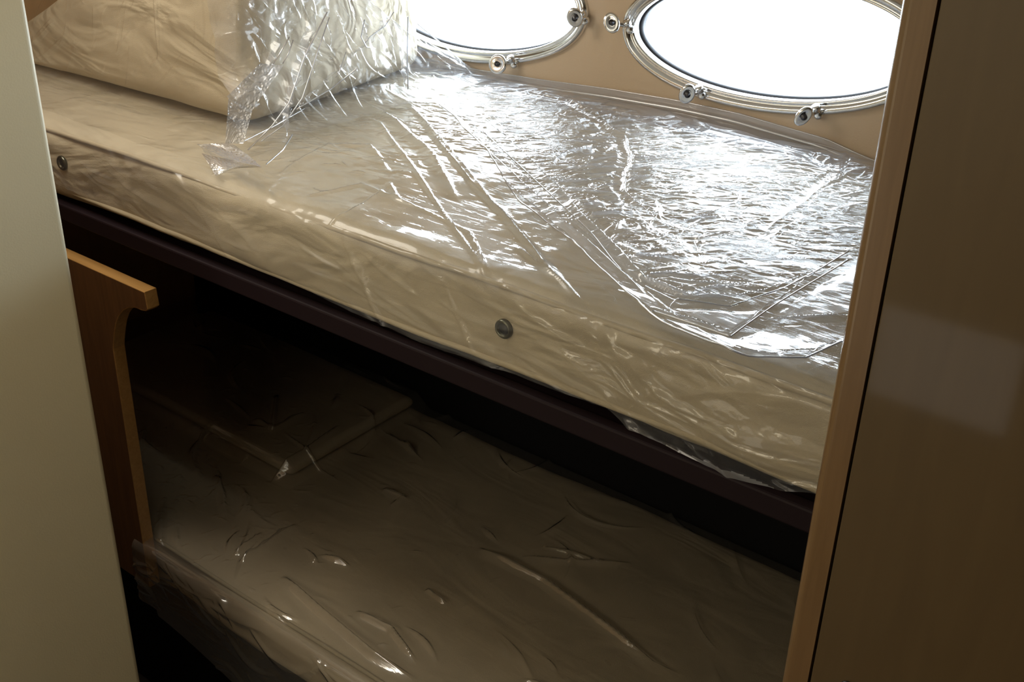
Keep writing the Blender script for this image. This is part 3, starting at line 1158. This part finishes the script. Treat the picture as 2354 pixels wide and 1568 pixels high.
def flap(pts3, name, amp, seed, mat=F_FLAP, n=(60, 40)):
    """loose quad of film from four corner points (a, b, c, d), bilinear with crumple"""
    a, b, c, d = [np.array(p, float) for p in pts3]
    u = np.linspace(0, 1, n[0])[None, :, None]
    v = np.linspace(0, 1, n[1])[:, None, None]
    P = a * (1 - u) * (1 - v) + b * u * (1 - v) + c * u * v + d * (1 - u) * v
    nn = np.cross(b - a, d - a)
    nn /= np.linalg.norm(nn)
    L_ = np.linalg.norm(b - a)
    W_ = np.linalg.norm(d - a)
    uu, vv = (u[..., 0] * L_ + 0 * v[..., 0]), (v[..., 0] * W_ + 0 * u[..., 0])
    h = amp * (wrinkle(uu + seed, vv + seed, 0.5, 0.25, 2.0, seed, 0.8) - 0.4) + amp * 2 * np.sin(vv / W_ * math.pi)
    P = P + nn * h[..., None]
    return grid_obj(name, P, mat, bag)


# shiny turned-back flaps of the bag mouth
flap([on_x(522, 222, -1.395), on_x(598, 145, -1.395), on_x(652, 150, -1.375), on_x(575, 260, -1.375)], 'flap', 0.0016, 0.2)
flap([on_x(518, 330, -1.385), on_x(525, 225, -1.395), on_x(580, 255, -1.375), on_x(560, 330, -1.37)], 'flap', 0.0018, 0.5)
flap([on_z(453, 332, 1.345), on_z(530, 328, 1.350), on_z(603, 386, 1.340), on_z(470, 352, 1.325)], 'flap', 0.0012, 0.8)
flap([on_z(463, 352, 1.330), on_z(600, 384, 1.345), on_z(545, 385, 1.318), on_z(495, 404, 1.314)], 'flap', 0.0010, 0.3)


for pl, xx, rr in [([(752, 28), (700, 130), (665, 235), (625, 290), (570, 345)], -1.375, 0.0011),
                   ([(757, 40), (728, 125), (695, 225), (650, 290), (600, 325)], -1.372, 0.0010),
                   ([(665, 85), (645, 120), (628, 147)], -1.385, 0.0009),
                   ([(674, 92), (662, 125), (650, 146)], -1.385, 0.0009),
                   ([(938, 38), (936, 120), (938, 205)], -1.395, 0.0011),
                   ([(838, 45), (830, 85), (842, 108), (862, 112)], -1.385, 0.0010),
                   ([(905, 28), (885, 60), (850, 85), (838, 100)], -1.390, 0.0009),
                   ([(820, 158), (760, 205), (700, 240), (682, 252)], -1.375, 0.0012),
                   ([(960, 55), (1020, 105), (1065, 145), (1090, 178)], -1.425, 0.0012),
                   ([(795, 120), (780, 165), (772, 178)], -1.385, 0.0008)]:
    tube('fold', [tuple(on_x(px, py, xx)) for px, py in pl], rr, F_HEM, bag, 8)
tube('fold', [tuple(on_z(px, py, 1.330)) for px, py in [(612, 378), (650, 345), (672, 310)]], 0.0010, F_HEM, bag, 8)
tube('fold', [tuple(on_z(px, py, 1.326)) for px, py in [(560, 325), (630, 290), (700, 250)]], 0.0009, F_HEM, bag, 8)


# ------------------------------------------------------------------ lower bunk
ZL = 0.50
lb = empty('bunk', (-1.3, 1.0, 0.0))
tag(lb, 'dark box base of the lower bunk', 'bunk')
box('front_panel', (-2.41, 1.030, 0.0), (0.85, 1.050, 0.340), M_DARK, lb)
box('top_panel', (-2.41, 1.030, 0.340), (0.85, 1.712, 0.359), M_BOARD, lb)
mat_low = empty('mattress', (-1.25, 1.36, 0.37))
tag(mat_low, 'tan lower bunk mattress lying in shade under the upper bunk', 'mattress')
soft_block('cover', (-2.40, 0.999, 0.3695), (0.2, 1.708, ZL - 0.004), 0.022, (200, 60, 14), M_LOWFAB, mat_low, (0, 0.004, 0.004), 0.002, 0.9)
tube('piping', [(x, 0.999 + 0.004, ZL - 0.012 + 0.002 * math.sin(x * 10)) for x in np.linspace(-2.38, 0.18, 100)], 0.004, M_FABSIDE, mat_low, 8)

low_cush = soft_block('flat_cushion', (-2.32, 1.300, 0.5075), (-1.575, 1.690, 0.532), 0.012, (50, 36, 8), M_LOWFAB, None, (0, 0, 0.004), 0.0008, 0.1)
tag(low_cush, 'flat film-wrapped cushion lying at the left end of the lower bunk', 'cushion')


def low_film():
    nf, ne, nt = 60, 16, 240
    NUx = 760
    x = np.linspace(-2.41, -0.15, NUx)
    # film bags out below the front edge, lowest near the left
    zh = 0.345 + 0.02 * np.sin(x * 7) + 0.045 * np.clip((x + 1.70) / 0.15, 0, 1) * 0 - 0.05 * np.exp(-((x + 1.25) / 0.35) ** 2)
    zh = np.where(x < -1.60, np.maximum(zh, 0.36), zh)
    rows, nrm = [], []
    zt, yf = ZL + 0.006, 0.958
    for k in range(nf):
        t = k / nf
        rows.append(np.stack([x, yf + 0.0 * x, zh + (zt - 0.02 - zh) * t], 1))
        nrm.append((0, -1, 0))
    for k in range(ne):
        a = k / ne * math.pi / 2
        rows.append(np.stack([x, yf + 0.03 - 0.03 * math.cos(a) + 0 * x, zt - 0.02 + 0.02 * math.sin(a) + 0 * x], 1))
        nrm.append((0, -math.cos(a), math.sin(a)))
    for k in range(nt + 1):
        y = yf + 0.03 + (1.706 - yf - 0.03) * k / nt
        rows.append(np.stack([x, y + 0 * x, zt + 0 * x], 1))
        nrm.append((0, 0, 1))
    P = np.array(rows)
    Nn = np.array(nrm, float)
    a, y, z = P[..., 0], P[..., 1], P[..., 2]
    frnt = 1.0 * (np.arange(P.shape[0]) < nf + ne / 2)[:, None]
    # lift over the flat cushion
    over = np.clip((-1.545 - a) / 0.04, 0, 1) * np.clip((y - 1.268) / 0.04, 0, 1)
    lift = (0.031 * over) * (1 - frnt)
    h = np.zeros(a.shape)
    hf = np.zeros(a.shape)
    r0 = nf + ne
    yb = y[r0:, 0]
    h[r0:] = streaks(x, yb, 90, -0.5, 0.5, (0.06, 0.22), (0.007, 0.018), (0.004, 0.010), 61)
    h[r0:] += streaks(x, yb, 500, 0.5, 0.9, (0.01, 0.05), (0.002, 0.006), (0.0012, 0.004), 62,
                      lambda x_, v_: float(np.clip((-1.2 - x_) / 0.3, 0.15, 1) * np.clip((1.5 - v_) / 0.3, 0.1, 1)))
    hf[:r0] = streaks(x, np.linspace(0, 0.15, r0), 110, -0.2, 0.3, (0.08, 0.25), (0.006, 0.018), (0.002, 0.007), 63)
    h = h * (1 - frnt) + hf * frnt
    for poly, hh, ww in RIDGES_BOT:
        h = h + (1 - frnt) * ridge(a, y, pl_z(poly, ZL + 0.012), hh, ww)
    P = P + (np.clip(h, 0, 0.03) + lift)[..., None] * Nn[:, None, :]
    P[..., 1] = np.minimum(P[..., 1], 1.711)
    # left of the end board the film is tucked behind it
    m = np.clip((-1.655 - P[..., 0]) / 0.03, 0, 1)
    P[..., 1] = np.where(P[..., 1] < 1.0, P[..., 1] * (1 - m) + 0.9955 * m, P[..., 1])
    return grid_obj('plastic_sheet', P, F_LOW)


RIDGES_BOT = [
    ([(1100, 1255), (1250, 1330), (1400, 1440), (1500, 1520), (1570, 1550)], 0.014, 0.02),
    ([(1200, 1275), (1300, 1285), (1450, 1290)], 0.008, 0.014),
    ([(590, 985), (630, 1010), (700, 970)], 0.012, 0.012),
    ([(640, 930), (630, 1010)], 0.010, 0.012),
    ([(500, 1090), (515, 1130), (520, 1180)], 0.010, 0.014),
    ([(550, 1290), (620, 1240), (680, 1200)], 0.014, 0.015),
    ([(540, 1270), (600, 1220)], 0.010, 0.012),
    ([(620, 1105), (700, 1060), (780, 1000)], 0.008, 0.012),
    ([(880, 1120), (930, 1140), (900, 1160)], 0.012, 0.012),
    ([(650, 1320), (740, 1400), (860, 1500), (960, 1560)], 0.012, 0.02),
    ([(820, 1400), (900, 1440), (960, 1520)], 0.010, 0.016),
    ([(930, 1010), (950, 1040)], 0.010, 0.012),
    ([(980, 1350), (1030, 1385)], 0.010, 0.01),
]
ls = low_film()
tag(ls, 'dim clear film covering the lower bunk mattress and bulging below its edge', 'plastic sheet')


# ---- honey wood end board with scrolled cut-out at the lower bunk
def end_board():
    YB = 0.968
    def q(px, py):
        p = on_y(px, py, YB)
        return p[0], p[2]
    A, B = q(332, 672), q(340, 714)
    pts = [(-2.38, A[1]), (A[0], A[1]), (B[0], B[1] + 0.002)]
    curve = [(335, 716), (325, 713), (310, 708), (295, 708), (283, 714), (272, 728), (266, 745), (263, 765), (261, 788)]
    pts += [q(*c) for c in curve]
    xs_ = q(261, 788)[0]
    pts += [(xs_ - 0.004, q(256, 800)[1]), (xs_ - 0.006, 0.70), (xs_ - 0.006, 0.395), (-2.38, 0.395)]
    bm = bmesh.new()
    fv = [bm.verts.new((x, YB, z)) for x, z in pts]
    f = bm.faces.new(fv)
    r = bmesh.ops.extrude_face_region(bm, geom=[f])
    for v in r['geom']:
        if isinstance(v, bmesh.types.BMVert):
            v.co.y += 0.024
    es = [e for e in bm.edges if abs(e.verts[0].co.y - e.verts[1].co.y) < 1e-5]
    bmesh.ops.bevel(bm, geom=es, offset=0.0015, segments=2, profile=0.5, affect='EDGES')
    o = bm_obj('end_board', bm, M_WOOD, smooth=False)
    o.data.materials.append(M_FACE)
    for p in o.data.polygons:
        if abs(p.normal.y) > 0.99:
            p.material_index = 1  # broad faces get a darker, redder colour than the edges
    return o


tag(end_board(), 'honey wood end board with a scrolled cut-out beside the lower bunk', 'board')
